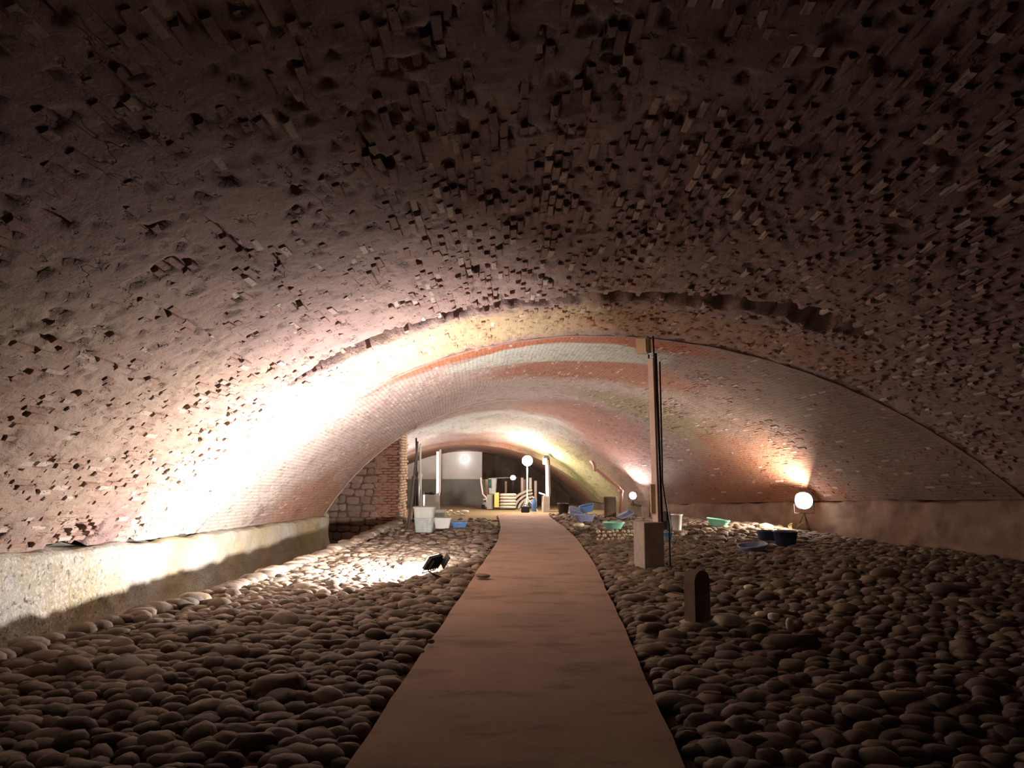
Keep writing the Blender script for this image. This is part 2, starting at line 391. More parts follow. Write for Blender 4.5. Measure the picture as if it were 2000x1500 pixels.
def bare(p):                  # where the mortar has washed out between the bricks, 0 to 1
    g = fbm(np.asarray(p) * np.array([.8, .7, .8]) + 31, 3)
    return np.clip((p[..., 0] + 1.5) / 1.2, 0, 1) * np.clip(g * 3 + 0.75, 0, 1) * (1 - 0.6 * np.clip((p[..., 1] - 8.6) * 3, 0, 1))
def ceiling_mesh(name, V, d0, d1, nu, nd, mat, amp, d_start=None, d_end=None, near=False):
    u = np.linspace(-1, 1, nu); t = np.linspace(0, 1, nd)
    U, Tt = np.meshgrid(u, t, indexing='ij')
    D0 = d_start(U) if d_start else d0; D1 = d_end(U) if d_end else d1
    D = D0 + (D1 - D0) * Tt
    p, T, A, Nn = frame(V, U, D)
    off = amp * fbm(p * np.array([2.2, 1.1, 2.2]), 3) + amp * 0.7 * fbm(p * np.array([7, 3, 7.0]) + 40, 3)
    if near:
        off -= 0.032 * bare(p)
        f2 = fbm(p * np.array([9.0, 4.0, 9.0]) + 5, 2)
        f3 = fbm(p * np.array([16.0, 6.0, 16.0]) + 25, 2)
        off -= 0.035 * np.clip((-f2 - 0.34) * 8, 0, 1) + 0.028 * np.clip((-f3 - 0.30) * 8, 0, 1)            # small pits and lost mortar
        off -= (0.32 + 0.40 * np.clip(0.8 - p[..., 0], 0, 1)) * crack(p[..., 0], p[..., 1])
        off += 0.06 * rough_band(p[..., 0], p[..., 1]) * fbm(p * 9.0, 3)
        # long open cracks running along the left haunch
        for (cx, y0, y1, wd) in ((-2.05, 4.6, 5.9, .03), (-2.75, 5.0, 6.7, .02), (-3.3, 4.7, 6.2, .016), (-4.0, 5.4, 7.0, .016), (-1.0, 4.0, 5.2, .018)):
            cl = cx + 0.10 * fbm(np.stack([p[..., 1] * 1.2, 0 * U + cx, 0 * U], -1), 3)
            k = np.clip(1.2 - np.abs(p[..., 0] - cl) / wd, 0, 1) * np.clip((p[..., 1] - y0) * 4, 0, 1) * np.clip((y1 - p[..., 1]) * 4, 0, 1)
            off -= 0.06 * k
        # broken joint above the left plinth
        off -= 0.24 * np.clip((-U - 0.945) * 60, 0, 1) * np.clip(fbm(np.stack([p[..., 1] * 2.5, 0 * U, 0 * U + 2], -1), 3) * 3 + 0.2, 0, 1) * (p[..., 1] < 9.6)
    P = p + Nn * off[..., None]
    idx = np.arange(nu * nd).reshape(nu, nd)
    Fq = np.stack([idx[:-1, :-1], idx[:-1, 1:], idx[1:, 1:], idx[1:, :-1]], -1).reshape(-1, 4)
    uv = np.stack([P[..., 1], U * 7.2], -1).reshape(-1, 2)
    o = from_np(name, P.reshape(-1, 3), Fq, mat, None, True, uv)
    tag(o, kind='structure'); return o
v2_end = lambda U: 18.6 + 2.5 * np.clip((U + 0.15) / 0.9, 0, 1) ** 1.2
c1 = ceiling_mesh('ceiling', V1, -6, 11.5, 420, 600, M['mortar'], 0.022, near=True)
c1['label'] = 'near bay of the low brick vault, rough and mostly in the dark'
c2 = ceiling_mesh('ceiling', V2, 11.4, 18.6, 150, 110, M['mortar_far'], 0.012, d_end=v2_end)
c2['label'] = 'second bay of the vault, smoother red and white brick beyond the arch line'
c3 = ceiling_mesh('ceiling', V3, 18.4, 24.2, 110, 60, M['mortar_far'], 0.02, d_start=lambda U: v2_end(U) - 0.15)
c3['label'] = 'third bay of the vault lit pale green and white'
c4 = ceiling_mesh('ceiling', V4, 24.1, 28.2, 90, 30, M['mortar_far'], 0.01)
c4['label'] = 'last and lowest bay of the vault in front of the end wall'

# edge faces where bays step
def arch_lip(name, V, d, u0, u1, h0, h1, mat, lab, dfun=None, n=90, thick=0.10):
    u = np.linspace(u0, u1, n); D = dfun(u) if dfun else d + 0 * u
    p, T, A, Nn = frame(V, u, D)
    rows = []
    for (dy, hh) in ((0, h0), (0, h1), (thick, h1), (thick, h0)):
        q = p - Nn * hh; q = q + A * dy + 0.012 * fbm(p * 6 + hh * 50, 2)[..., None] * Nn; rows.append(q)
    P = np.concatenate(rows); f = []
    for r in range(4):
        a, b = r * n, ((r + 1) % 4) * n
        for i in range(n - 1): f.append((a + i, a + i + 1, b + i + 1, b + i))
    o = from_np(name, P, np.array(f), mat, None, False); tag(o, kind='structure'); o['label'] = lab
    return o
arch_lip('trim_1', V1, 11.42, -1, 1, -0.008, 0.15, M['brick'], 'edge of the near bay where the second bay begins')
arch_lip('trim_2', V2, 18.6, -1, -0.05, -0.02, 0.16, M['brick'], 'broken far edge of the second bay', dfun=lambda u: v2_end(u) - 0.06, thick=0.06)
arch_lip('trim_3', V4, 24.1, -1, 1, -0.01, 0.2, M['mortar_far'], 'low reddish arch rib before the end wall', thick=0.5)

# ------------------------------------------------------------------ bricks of the vault
def brick_variants(k, L, W, H):
    out = []
    for i in range(k):
        b = np.array([(-1, -1), (1, -1), (1, 1), (-1, 1)], float) * np.array([L, W]) / 2
        j = rng.normal(0, 0.004, (4, 2)); t = b * np.array([1 - .07, 1 - .22]) + j
        v = np.concatenate([np.c_[b, np.full(4, -H)], np.c_[b * .995, np.full(4, -0.010) ], np.c_[t, rng.normal(0, 0.003, 4)]])
        out.append(v)
    return out
BF = [(3, 2, 1, 0)] + [(i, (i + 1) % 4, 4 + (i + 1) % 4, 4 + i) for i in range(4)] + [(4 + i, 4 + (i + 1) % 4, 8 + (i + 1) % 4, 8 + i) for i in range(4)] + [(8, 9, 10, 11)]
BF = np.array(BF)
def proj(P):
    x, y, z = P[..., 0], P[..., 1], P[..., 2] - CH
    dd = math.cos(TH) * y + math.sin(TH) * z; vv = -math.sin(TH) * y + math.cos(TH) * z
    return 1000 + F * x / np.maximum(dd, .01), 750 - F * vv / np.maximum(dd, .01), dd
def lay_bricks(V, d0, d1, ceil, protrude, keep, arc, dfun=None, L=0.25, W=0.072, singles=300, matname='brick', lab=None, gap=0.012):
    nrow = int(arc / W); rows = np.linspace(-0.985, 0.985, nrow)
    US, DS = [], []
    for i, u in enumerate(rows):
        o = (0.5 if i % 2 else 0) * L + rng.uniform(-.02, .02)
        ds = np.arange(d0 + o + L / 2, d1 + (2.6 if dfun else 0) - L / 2, L + 0.012)
        ds = ds + rng.normal(0, .006, len(ds))
        US.append(np.full(len(ds), u)); DS.append(ds)
    U = np.concatenate(US); D = np.concatenate(DS)
    if dfun is not None:
        ok = D < dfun(U) - L / 2 - 0.05; U, D = U[ok], D[ok]
    p, T, A, Nn = frame(V, U, D)
    off = protrude(p); ok = keep(p, off); U, D, p, T, A, Nn, off = [a[ok] for a in (U, D, p, T, A, Nn, off)]
    n = len(U); var = brick_variants(10, L - gap, W - gap, 0.05); vi = rng.integers(0, 10, n)
    rz = rng.normal(0, 0.03, n); short = np.where(rng.random(n) < 0.35, 0.48, 1.0) * rng.uniform(.9, 1.0, n)
    tl = rng.normal(0, 0.02, n)
    A2 = A * np.cos(rz)[:, None] + T * np.sin(rz)[:, None]; T2 = T * np.cos(rz)[:, None] - A * np.sin(rz)[:, None]
    N2 = Nn + A * tl[:, None]; N2 /= np.linalg.norm(N2, axis=1, keepdims=True)
    T2 = np.cross(N2, A2); T2 /= np.linalg.norm(T2, axis=1, keepdims=True); A2 = np.cross(T2, N2)
    c = p + Nn * off[:, None]
    px, py, dd = proj(c); vdir = np.array([0, 0, CH]) - c; dist = np.linalg.norm(vdir, axis=1)
    area = np.abs((vdir * N2).sum(1)) / dist ** 3 * short * (dd > .5) * (px > 15) * (px < 1985) * (py > 10) * (py < 1490) * (off > 0.004)
    order = np.argsort(-area); single = np.zeros(n, bool)
    if singles: single[order[:singles]] = True
    meshes = []
    for v in var:
        me = bpy.data.meshes.new('brick'); me.from_pydata(v.tolist(), [], BF.tolist()); me.materials.append(M[matname]); meshes.append(me)
    for i in np.nonzero(single)[0]:
        o = bpy.data.objects.new('brick', meshes[vi[i]])
        Mx = Matrix(((A2[i, 0] * short[i], T2[i, 0], N2[i, 0], c[i, 0]), (A2[i, 1] * short[i], T2[i, 1], N2[i, 1], c[i, 1]), (A2[i, 2] * short[i], T2[i, 2], N2[i, 2], c[i, 2]), (0, 0, 0, 1)))
        o.matrix_world = Mx; C.objects.link(o); o.parent = ceil
    r = ~single; m = int(r.sum())
    VV = np.array(var)[vi[r]]
    P = c[r][:, None, :] + VV[..., 0:1] * (A2[r] * short[r][:, None])[:, None, :] + VV[..., 1:2] * T2[r][:, None, :] + VV[..., 2:3] * N2[r][:, None, :]
    Fq = (BF[None] + (np.arange(m) * 12)[:, None, None]).reshape(-1, 4)
    o = from_np('brickwork', P.reshape(-1, 3), Fq, M[matname], ceil, False); tag(o, kind='stuff')
    if lab: o['label'] = lab
    return n
def pro1(p):
    x, y = p[:, 0], p[:, 1]
    g = fbm(p * np.array([.55, .45, .55]) + 3, 3)
    right = np.clip((x + 1.3) / 2.0, 0, 1)                         # bare brick on the crown and to its right
    base = -0.015 + 0.034 * g * (1 - bare(p)) + 0.002 * right - 0.008 * bare(p)
    return base + rng.normal(0, 0.012, len(x)) + 0.02 * (rng.random(len(x)) < 0.08)
def keep1(p, off):
    cr = crack(p[:, 0], p[:, 1])
    return (off > -0.022) & (cr < 0.15) & (rng.random(len(off)) < np.where(rough_band(p[:, 0], p[:, 1]) > .3, .4, .97))
def pro2(p): return -0.004 + 0.012 * fbm(p * .8, 2) + rng.normal(0, 0.005, len(p))
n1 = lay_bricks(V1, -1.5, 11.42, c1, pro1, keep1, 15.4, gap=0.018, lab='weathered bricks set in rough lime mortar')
n2 = lay_bricks(V2, 11.5, 18.6, c2, pro2, lambda p, o: (o > -0.012) & (rng.random(len(o)) < .97), 14.0, dfun=v2_end, singles=0, lab='close set red and white bricks')
print('bricks', n1, n2)

# ------------------------------------------------------------------ side walls, plinths
def plinth(name, side, d0, d1, n, label, zbot, V, inset, endround=False):
    D = np.linspace(d0, d1, n); xl, zl, xc, zc, xr, zr = V(D)
    x0 = xl if side < 0 else xr; z0 = zl if side < 0 else zr
    rows = []
    prof = [(-.25, .05), (.0, .0), (.10, -.005), (.17, -.03), (.20, -.09), (.215, -.25), (.22, -.45), (.24, -.7), (.27, -1.0), (.30, None)]
    fine = []
    for a, b in zip(prof[:-1], prof[1:]):
        for k in range(4):
            bz0 = a[1]; bz1 = b[1] if b[1] is not None else -1.3
            fine.append((a[0] + (b[0] - a[0]) * k / 4, bz0 + (bz1 - bz0) * k / 4))
    fine.append((.30, -1.35))
    for (a, b) in fine:
        z = z0 + b; z = np.maximum(z, zbot)
        sh = 1.0
        if endround: sh = np.clip((d1 - D) / 0.5, 0, 1) ** .5
        x = x0 - side * (a * inset) * sh
        p = np.stack([x, D, z], -1)
        p[:, 0] -= side * (0.06 * fbm(p * 1.8, 3) + 0.04 * fbm(p * 7 + 4, 3))
        p[:, 2] += 0.07 * fbm(p * 2.2 + 8, 3) * (1 if b > -.3 else .3)
        rows.append(p)
    if endround:       # close the end
        pass
    P = np.array(rows); m = len(fine)
    idx = np.arange(m * n).reshape(m, n)
    Fq = np.stack([idx[:-1, :-1], idx[:-1, 1:], idx[1:, 1:], idx[1:, :-1]], -1).reshape(-1, 4)
    o = from_np(name, P.reshape(-1, 3), Fq, M['plinth'] if side < 0 else M['side_wall'], None, True); tag(o, kind='structure'); o['label'] = label
    return o
M['side_wall'] = simple('stained brown wall', (0.25, 0.165, 0.125), 0.9, 0.4, 2.0, 0.6)
V12L = mk([(-6, -5.0, 1.10, 0, 0, 0, 0), (7, -5.0, .62, 0, 0, 0, 0), (11.5, -4.95, .42, 0, 0, 0, 0), (15.5, -4.9, .28, 0, 0, 0, 0), (18.75, -4.82, .18, 0, 0, 0, 0)])
plinth('wall_left', -1, -6, 18.75, 260, 'rough concrete plinth wall under the left side of the vault', -1.2, V12L, 1.0, True)
V12R = mk([(-6, 0, 0, 0, 0, 8.6, 1.5), (7, 0, 0, 0, 0, 8.4, 1.15), (11.5, 0, 0, 0, 0, 8.15, .95), (15.5, 0, 0, 0, 0, 6.95, .72), (18.6, 0, 0, 0, 0, 5.65, .52), (21.2, 0, 0, 0, 0, 3.95, .32)])
plinth('wall_right', 1, -6, 21.3, 240, 'stained base wall under the right side of the vault', -0.2, V12R, 0.8)
# end face of the left plinth and filler wall behind the vault foot
bm = BM(); add_box(bm, (-5.1, 18.85, -0.5), (0.7, 0.2, 1.5), bev=0.05); add_box(bm, (-5.9, 19.3, 0.6), (1.5, 0.9, 4.2))
e = obj('wall_left', bm, M['plinth']); tag(e, kind='structure'); e['label'] = 'end of the left plinth in shade'
# right wall of the far bays
def strip_wall(name, pts, z0, z1, mat, label, nz=10, th=0.25):
    bm = BM()
    for (a, b) in zip(pts[:-1], pts[1:]):
        n = max(2, int((Vector(b) - Vector(a)).length / .25)); vs = []
        for i in range(n + 1):
            q = Vector(a).lerp(Vector(b), i / n); col = []
            for k in range(nz + 1):
                z = z0 + (z1 - z0) * k / nz; j = 0.02 * float(fbm(np.array([q.x * 3, q.y * 3, z * 3]), 2))
                col.append(bm.verts.new((q.x + j, q.y + j, z)))
            vs.append(col)
        for i in range(n):
            for k in range(nz): bm.faces.new((vs[i][k], vs[i + 1][k], vs[i + 1][k + 1], vs[i][k + 1]))
    o = obj(name, bm, mat, None, True); tag(o, kind='structure'); o['label'] = label; return o
M['dim_wall'] = simple('damp brown render', (0.12, 0.085, 0.06), 0.9, 0.35, 2.5, 0.4)
strip_wall('wall_right', [(3.95, 20.9), (3.45, 22.4), (3.05, 24.3), (2.25, 28.2)], -0.1, 0.42, M['dim_wall'], 'dark base wall of the far bays on the right')
# end wall: pale upper board, grey lower board at left, dark masonry at right
BY = 27.4
bm = BM(); add_box(bm, (0.5, 28.3, 1.2), (14, 0.2, 3.2)); o = obj('wall_back', bm, M['dim_wall']); tag(o, kind='structure'); o['label'] = 'dark end wall of the cellar'
def slab_px(name, x0, x1, y0, y1, d, th, mat, label, parent=None):
    a = UP(x0, y1, d); b = UP(x1, y0, d); bm = BM()
    add_box(bm, ((a.x + b.x) / 2, d + th / 2, (a.z + b.z) / 2), (abs(b.x - a.x), th, abs(b.z - a.z)), bev=0.01)
    o = obj(name, bm, mat, parent)
    if parent is None: tag(o, kind='structure'); o['label'] = label
    return o
slab_px('wall_back', 700, 942, 862, 936, BY, 0.10, M['limewash'], 'off white upper boarding on the end wall')
slab_px('wall_back', 700, 948, 936, 990, BY - 0.06, 0.14, M['grey_board'], 'grey lower boarding on the end wall')

# cross wall of rubble and brick behind the left plinth
cw = bpy.data.objects.new('wall_side', None); C.objects.link(cw); tag(cw, kind='structure'); cw['label'] = 'rubble stone cross wall with a brick corner at left'
bm = BM(); add_box(bm, (-4.25, 20.35, 0.6), (2.36, 1.0, 4.0)); obj('core', bm, M['dim_wall'], cw)
CY = 19.84
def rock_bm(sx, sy, sz, seed, sub=1, rough=.18, pow_=1.0):
    bm = BM(); bmesh.ops.create_icosphere(bm, subdivisions=sub, radius=1)
    for v in bm.verts:
        c = v.co.copy(); nn = float(fbm(np.array(c) * 1.4 + seed * 3.7, 2))
        c = Vector([math.copysign(abs(q) ** pow_, q) for q in c]) * (1 + rough * nn)
        v.co = Vector((c.x * sx, c.y * sy, c.z * sz))
    return bm
stone_meshes = []
for i in range(8):
    bm = rock_bm(1, .5, 1, i, 2, .25, .6); me = bpy.data.meshes.new('stone'); bm.to_mesh(me); bm.free(); me.materials.append(M['stone']); stone_meshes.append(me)
z = -0.9; ri = 0
while z < 2.35:
    hgt = random.uniform(.13, .24); x = -5.4
    while x < -3.55 + random.uniform(-.1, .1):
        wd = random.uniform(.16, .42)
        o = bpy.data.objects.new('stone', random.choice(stone_meshes)); C.objects.link(o); o.parent = cw
        o.location = (x + wd / 2, CY + 0.01, z + hgt / 2 + random.uniform(-.02, .02)); o.scale = (wd * .52, .12, hgt * .54); o.rotation_euler = (0, random.uniform(-.12, .12), 0)
        x += wd + 0.01
    z += hgt + 0.01
bme = []
for i in range(4):
    bm = BM(); add_box(bm, (0, 0, 0), (.24, .10, .058), bev=.008)
    for v in bm.verts: v.co += Vector((random.uniform(-.006, .006), 0, random.uniform(-.004, .004)))
    me = bpy.data.meshes.new('brick'); bm.to_mesh(me); bm.free(); me.materials.append(M['dark_brick']); bme.append(me)
for r in range(42):
    zz = -0.8 + r * .074
    k = 2 if r % 2 else 3
    for c in range(k):
        o = bpy.data.objects.new('brick', bme[(r + c) % 4]); C.objects.link(o); o.parent = cw
        o.location = (-3.17 - c * .25 - (.12 if r % 2 else 0), CY + random.uniform(-.008, .012), zz)
# its end face of bricks paler than the front ones
bmp = []
for i in range(3):
    bm = BM(); add_box(bm, (0, 0, 0), (.09, .235, .064), bev=.01); me = bpy.data.meshes.new('brick'); bm.to_mesh(me); bm.free(); me.materials.append(M['pale_brick']); bmp.append(me)
for r in range(40):
    zz = -0.6 + r * .078
    for c in range(4):
        o = bpy.data.objects.new('brick', bmp[(r * 2 + c) % 3]); C.objects.link(o); o.parent = cw
        o.location = (-3.06 + random.uniform(-.02, .03), 19.95 + c * .25 - (.12 if r % 2 and c else 0), zz); o['label'] = 'pale buff brick'

# ------------------------------------------------------------------ floor, walkway, cobbles
EL = lambda d: np.interp(d, [-6, 2, 5.5, 8, 12, 18.6, 20.2, 21], [-4.35, -4.3, -4.0, -3.5, -3.1, -2.95, -3.0, -9])
PLx = lambda d: np.interp(d, PD, PLv); PRx = lambda d: np.interp(d, PD, PRv)
pl_px = [(640, 1560), (680, 1500), (880, 1200), (945, 1100), (972, 1060), (978, 1030), (972, 1005)]
pr_px = [(1360, 1560), (1334, 1500), (1210, 1210), (1165, 1110), (1140, 1070), (1108, 1035), (1066, 1006)]
PD = np.array([G(a, b).y for a, b in pl_px]); PLv = np.array([G(a, b).x for a, b in pl_px])
_pr = np.array([[G(a, b).y, G(a, b).x] for a, b in pr_px]); PRv = np.interp(PD, _pr[:, 0], _pr[:, 1])
PD = np.concatenate([[-3], PD]); PLv = np.concatenate([[PLv[0]], PLv]); PRv = np.concatenate([[PRv[0]], PRv])
PEND = PD[-1]
def ground(x, d):
    e = EL(d); t = np.clip((e - x) / 0.75, 0, 1)
    base = -1.15 * (t * t * (3 - 2 * t))
    mound = 0.05 * fbm(np.stack([x * .8, d * .8, 0 * x], -1), 3) * np.clip((x - 1.2) / 1, 0, 1) * (d > 8)
    mound = mound + 0.16 * np.exp(-((x - 4.6) / 1.8) ** 2 - ((d - 16.4) / 2.2) ** 2)
    return base + mound - 0.02
gx = np.concatenate([np.linspace(-6.2, -2.6, 60), np.linspace(-2.5, 9.2, 90)]); gd = np.linspace(-6, 28.4, 230)
X, D = np.meshgrid(gx, gd, indexing='ij')
Z = ground(X, D) + 0.015 * fbm(np.stack([X * 4, D * 4, 0 * X], -1), 3)
inpath = (X > PLx(D) - .05) & (X < PRx(D) + .05) & (D < PEND + .2); Z = np.where(inpath, -0.05, Z)
idx = np.arange(X.size).reshape(X.shape)
Fq = np.stack([idx[:-1, :-1], idx[1:, :-1], idx[1:, 1:], idx[:-1, 1:]], -1).reshape(-1, 4)
floor = from_np('floor', np.stack([X, D, Z], -1).reshape(-1, 3), Fq, M['earth'], None, True); tag(floor, kind='structure')
floor['label'] = 'brown earth floor paved with loose river cobbles on both sides of the walkway'
# walkway slab
n = 120; dd = np.linspace(-3, PEND, n); wob = 0.015 * fbm(np.stack([dd * 3, 0 * dd, 0 * dd], -1), 3)
L = PLx(dd) + wob; R = PRx(dd) + wob[::-1]; V = []; ncol = 14
for s in range(ncol + 1):
    t = s / ncol; V.append(np.stack([L + (R - L) * t, dd, 0.028 + 0.004 * fbm(np.stack([dd * 2, 0 * dd + t * 4, 0 * dd], -1), 2)], -1))
V = [np.stack([L, dd, 0 * dd - .06], -1)] + V + [np.stack([R, dd, 0 * dd - .06], -1)]
V = np.array(V); idx = np.arange(V.shape[0] * n).reshape(-1, n)
Fq = np.stack([idx[:-1, :-1], idx[1:, :-1], idx[1:, 1:], idx[:-1, 1:]], -1).reshape(-1, 4)
wk = from_np('walkway', V.reshape(-1, 3), Fq, M['path'], None, False); tag(wk, 'straight worn concrete walkway running down the middle of the cellar', kind='structure')

ICO = []
for i in range(12):
    bm = BM(); bmesh.ops.create_icosphere(bm, subdivisions=2, radius=1)
    v = np.array([x.co[:] for x in bm.verts]); f = np.array([[q.index for q in x.verts] for x in bm.faces]); bm.free()
    nn = fbm(v * 0.9 + i * 5.1, 2); v = np.sign(v) * np.abs(v) ** .85 * (1 + .45 * nn[:, None]); ICO.append((v, f))
st = []
def scatter(x0, x1, d0, d1, sp, smin, smax, prob=1.0, dens=None):
    nd = int((d1 - d0) / (sp * .8)); 
    for j in range(nd):
        y = d0 + j * sp * .8; nx = int((x1 - x0) / sp)
        xs = x0 + (np.arange(nx) + (.5 if j % 2 else 0)) * sp + rng.normal(0, sp * .16, nx); ys = y + rng.normal(0, sp * .16, nx)
        s = rng.uniform(smin, smax, nx) * np.exp(rng.normal(0, .20, nx))
        el = rng.uniform(1.0, 1.45, nx)
        keepm = rng.random(nx) < prob
        if dens is not None: keepm &= rng.random(nx) < dens(xs, ys)
        gz = ground(xs, ys); e = EL(ys); l = PLx(ys); r = PRx(ys)
        rad = s * el * .8
        ok = keepm & ((xs > e - .28) & ((xs + rad < l) | (xs - rad > r) | (ys > PEND + .2)))
        V12 = V12R(ys)[4]; ok &= xs < V12 - .3
        for q in np.nonzero(ok)[0]:
            st.append((xs[q], ys[q], gz[q] + s[q] * rng.uniform(-.05, .22), s[q] * el[q], s[q] * .85, s[q] * rng.uniform(.5, .72), rng.uniform(-.7, .7) if rng.random() < .8 else rng.uniform(0, 3.1), rng.normal(0, .15)))
far = lambda x, y: np.interp(y, [12, 14, 18, 21], [1, .75, .45, .15])
scatter(-4.7, 2.0, 2.2, 8.0, .135, .055, .088)
scatter(-4.5, 2.0, 8.0, 13.5, .12, .048, .078)
scatter(-4.0, 0.8, 13.5, 20.5, .16, .05, .085, dens=lambda x, y: np.interp(y, [13.5, 15, 20], [.8, .4, .12]))
scatter(1.0, 8.6, 2.2, 9.0, .145, .055, .09)
scatter(1.0, 8.2, 9.0, 15.0, .145, .05, .085)
scatter(0.8, 7.2, 15.0, 19.2, .16, .055, .095, dens=lambda x, y: np.clip(.35 + (x - 2.5) * .35, .3, 1))
scatter(0.9, 5.2, 19.2, 22.3, .16, .05, .08, dens=lambda x, y: .55 + 0 * x)
for k in range(150):      # the pale kerb of larger stones along the trench
    y = 3.0 + k * .112; x = float(EL(y)) + rng.normal(0, .05)
    s = rng.uniform(.08, .13); st.append((x, y, float(ground(np.array(x), np.array(y))) + .05, s * 1.4, s, s * .6, rng.uniform(-.6, .6), 0))
st = np.array(st); print('cobbles', len(st))
px, py, dp = proj(st[:, :3]); size = st[:, 3] * st[:, 4] / np.maximum(dp, .3) ** 3 * (dp > .5) * (px > 5) * (px < 1995) * (py < 1495)
order = np.argsort(-size); single = np.zeros(len(st), bool); single[order[:300]] = True
vi = rng.integers(0, 12, len(st)); me12 = []
for v, f in ICO:
    me = bpy.data.meshes.new('cobble'); me.from_pydata(v.tolist(), [], f.tolist()); me.materials.append(M['cobble'])
    for p_ in me.polygons: p_.use_smooth = True
    me12.append(me)
def rotm(yaw, tilt):
    return (Matrix.Rotation(yaw, 3, 'Z') @ Matrix.Rotation(tilt, 3, 'X'))
VV = []; FF = []; off = 0
for i, s in enumerate(st):
    Rm = rotm(s[6], s[7])
    if single[i]:
        o = bpy.data.objects.new('cobble', me12[vi[i]]); C.objects.link(o); o.parent = floor
        o.location = s[:3]; o.scale = s[3:6]; o.rotation_euler = Rm.to_euler()
    else:
        v, f = ICO[vi[i]]; R_ = np.array(Rm)
        VV.append((v * s[3:6]) @ R_.T + s[:3]); FF.append(f + off); off += len(v)
o = from_np('cobbles', np.concatenate(VV), np.concatenate(FF), M['cobble'], floor, True); tag(o, kind='stuff')

def gz(x, y): return float(ground(np.array(float(x)), np.array(float(y)))) + 0.02
def GP(px, py):
    p = G(px, py)
    for _ in range(3): p = G(px, py, gz(p.x, p.y) + .03)
    return p

# ------------------------------------------------------------------ lamp posts
def lamp_post(px, pyb, bw, bh, postpx, ptop, label, group=None, lean=0.0, head=True, bd=None, pw=0.10, headside=-1):
    b = GP(px, pyb); s = b.y / F
    W = bw * s; H = bh * s; bd = bd or W * .8
    t = thing('lamp_post', label, 'lamp post', b)
    bm = BM(); add_box(bm, (0, 0, H / 2 - .05), (W * .84, bd * .8, H + .1), bev=.008); cb = obj('concrete_base', bm, M['concrete'], t); cb.rotation_euler = (0, 0, .3)
    top = UP(ptop[0], ptop[1], b.y) - b; bot = UP(postpx[0], postpx[1], b.y) - b; bot.z = H - .02
    ax = (top - bot); Lp = ax.length; q = Vector((0, 0, 1)).rotation_difference(ax.normalized()).to_euler()
    bm = BM(); add_box(bm, (0, 0, 0), (pw, .05, Lp * .97), bev=.004); o = obj('post', bm, M['board'], t); o.location = bot + ax * .485; o.rotation_euler = (q.x, q.y, -.9)
    bm = BM(); add_box(bm, (0, 0, 0), (.035, .06, Lp * 1.0), bev=.004); o = obj('steel_channel', bm, M['dark_metal'], t); o.location = bot + ax * .5 + Vector((pw / 2 + .018, 0, 0)); o.rotation_euler = q
    return t, b, bot, top, s
# the large one on the right
tA, bA, botA, topA, sA = lamp_post(1268, 1106, 50, 84, (1283, 1020), (1271, 690), 'tall pale flat post on a dark concrete block with an olive lamp at its top', bd=.42, pw=.105)
bm = BM(); add_box(bm, (0, 0, 0), (.125, .055, .42), bev=.004); o = obj('splice_board', bm, M['board_light'], tA); o.location = botA + (topA - botA) * .14 + Vector((-.02, -.01, 0)); o['label'] = 'yellowish board nailed over the foot of the post'
for dx in (-.03, .05):
    bm = BM(); add_tube(bm, [topA + Vector((dx, 0, -.08)), topA + Vector((dx - .01, 0, .26))], .013); obj('fork', bm, M['dark_metal'], tA)
hd = BM(); add_box(hd, (0, 0, 0), (.10, .22, .26), rot=(.12, -.22, .75), bev=.02); o = obj('lamp_head', hd, M['cream'], tA); o.location = UP(1257, 675, bA.y) - bA; o['label'] = 'unlit olive floodlight head'
bm = BM(); add_box(bm, (0, 0, 0), (.012, .18, .20), rot=(.12, -.22, .75)); g_ = obj('glass', bm, M['board_light'], o); g_.location = (-.045, -.04, .0)
bm = BM(); add_tube(bm, [Vector((.30, -.02, 0)), Vector((.30, -.02, .6)), Vector((.22, -.01, 1.2)), botA + (topA - botA) * .95 + Vector((.13, 0, 0))], .012); obj('cable', bm, M['black'], tA)
bm = BM(); add_box(bm, (0, 0, 0), (.05, .05, .14), bev=.006); o = obj('junction_box', bm, M['grey_plastic'], tA); o.location = botA + Vector((.11, -.02, .10))

# second post by the grey bins
tB, bB, botB, topB, sB = lamp_post(842, 1003, 34, 36, (856, 966), (856, 879), 'pale board post on a grey concrete block behind the grey bins', pw=.15)
bpy.data.objects[tB.children[0].name].data.materials[0] = M['grey_plastic']
bm = BM(); add_box(bm, (0, 0, 0), (.32, .14, .05), rot=(0, .15, .2), bev=.01); add_box(bm, (.05, 0, .03), (.12, .10, .04), bev=.01); o = obj('floodlight_head', bm, M['black'], tB); o.location = (-.05, -.05, 36 * sB + .03)
bm = BM(); add_box(bm, (0, 0, 0), (.05, .05, 1.9 * (topB.z - botB.z) / 2.0), bev=.004); o = obj('white_batten', bm, M['white'], tB); o.location = (botB + topB) / 2 + Vector((.06, -.06, .05)); o['label'] = 'white batten up the post'
# post far right with glowing edge
tC, bC, botC, topC, sC = lamp_post(1066, 997, 16, 28, (1070, 970), (1068, 892), 'bright white post on a grey box before the green lit vault', pw=.12)
bm = BM(); add_box(bm, (0, 0, 0), (.20, .16, .14), bev=.02); o = obj('lamp_head', bm, M['black'], tC); o.location = topC + Vector((-.02, 0, -.03))
bm = BM(); add_box(bm, (0, 0, 0), (.15, .10, .20), bev=.02); o = obj('lamp_glass', bm, M['board_light'], tC); o.location = topC + Vector((-.06, -.06, -.15))
bm = BM(); add_box(bm, (0, 0, 0), (.22, .12, .04), rot=(0, .35, 0), bev=.01); o = obj('tilted_head', bm, M['white'], tC); o.location = (-.12, -.05, 27 * sC + .08)
area_light('green_wash_light', Vector(bC) + topC + Vector((0.19, -0.02, -0.03)), (0.9, -0.1, 0.35), .14, .10, 30, (0.90, 1.0, 0.55))
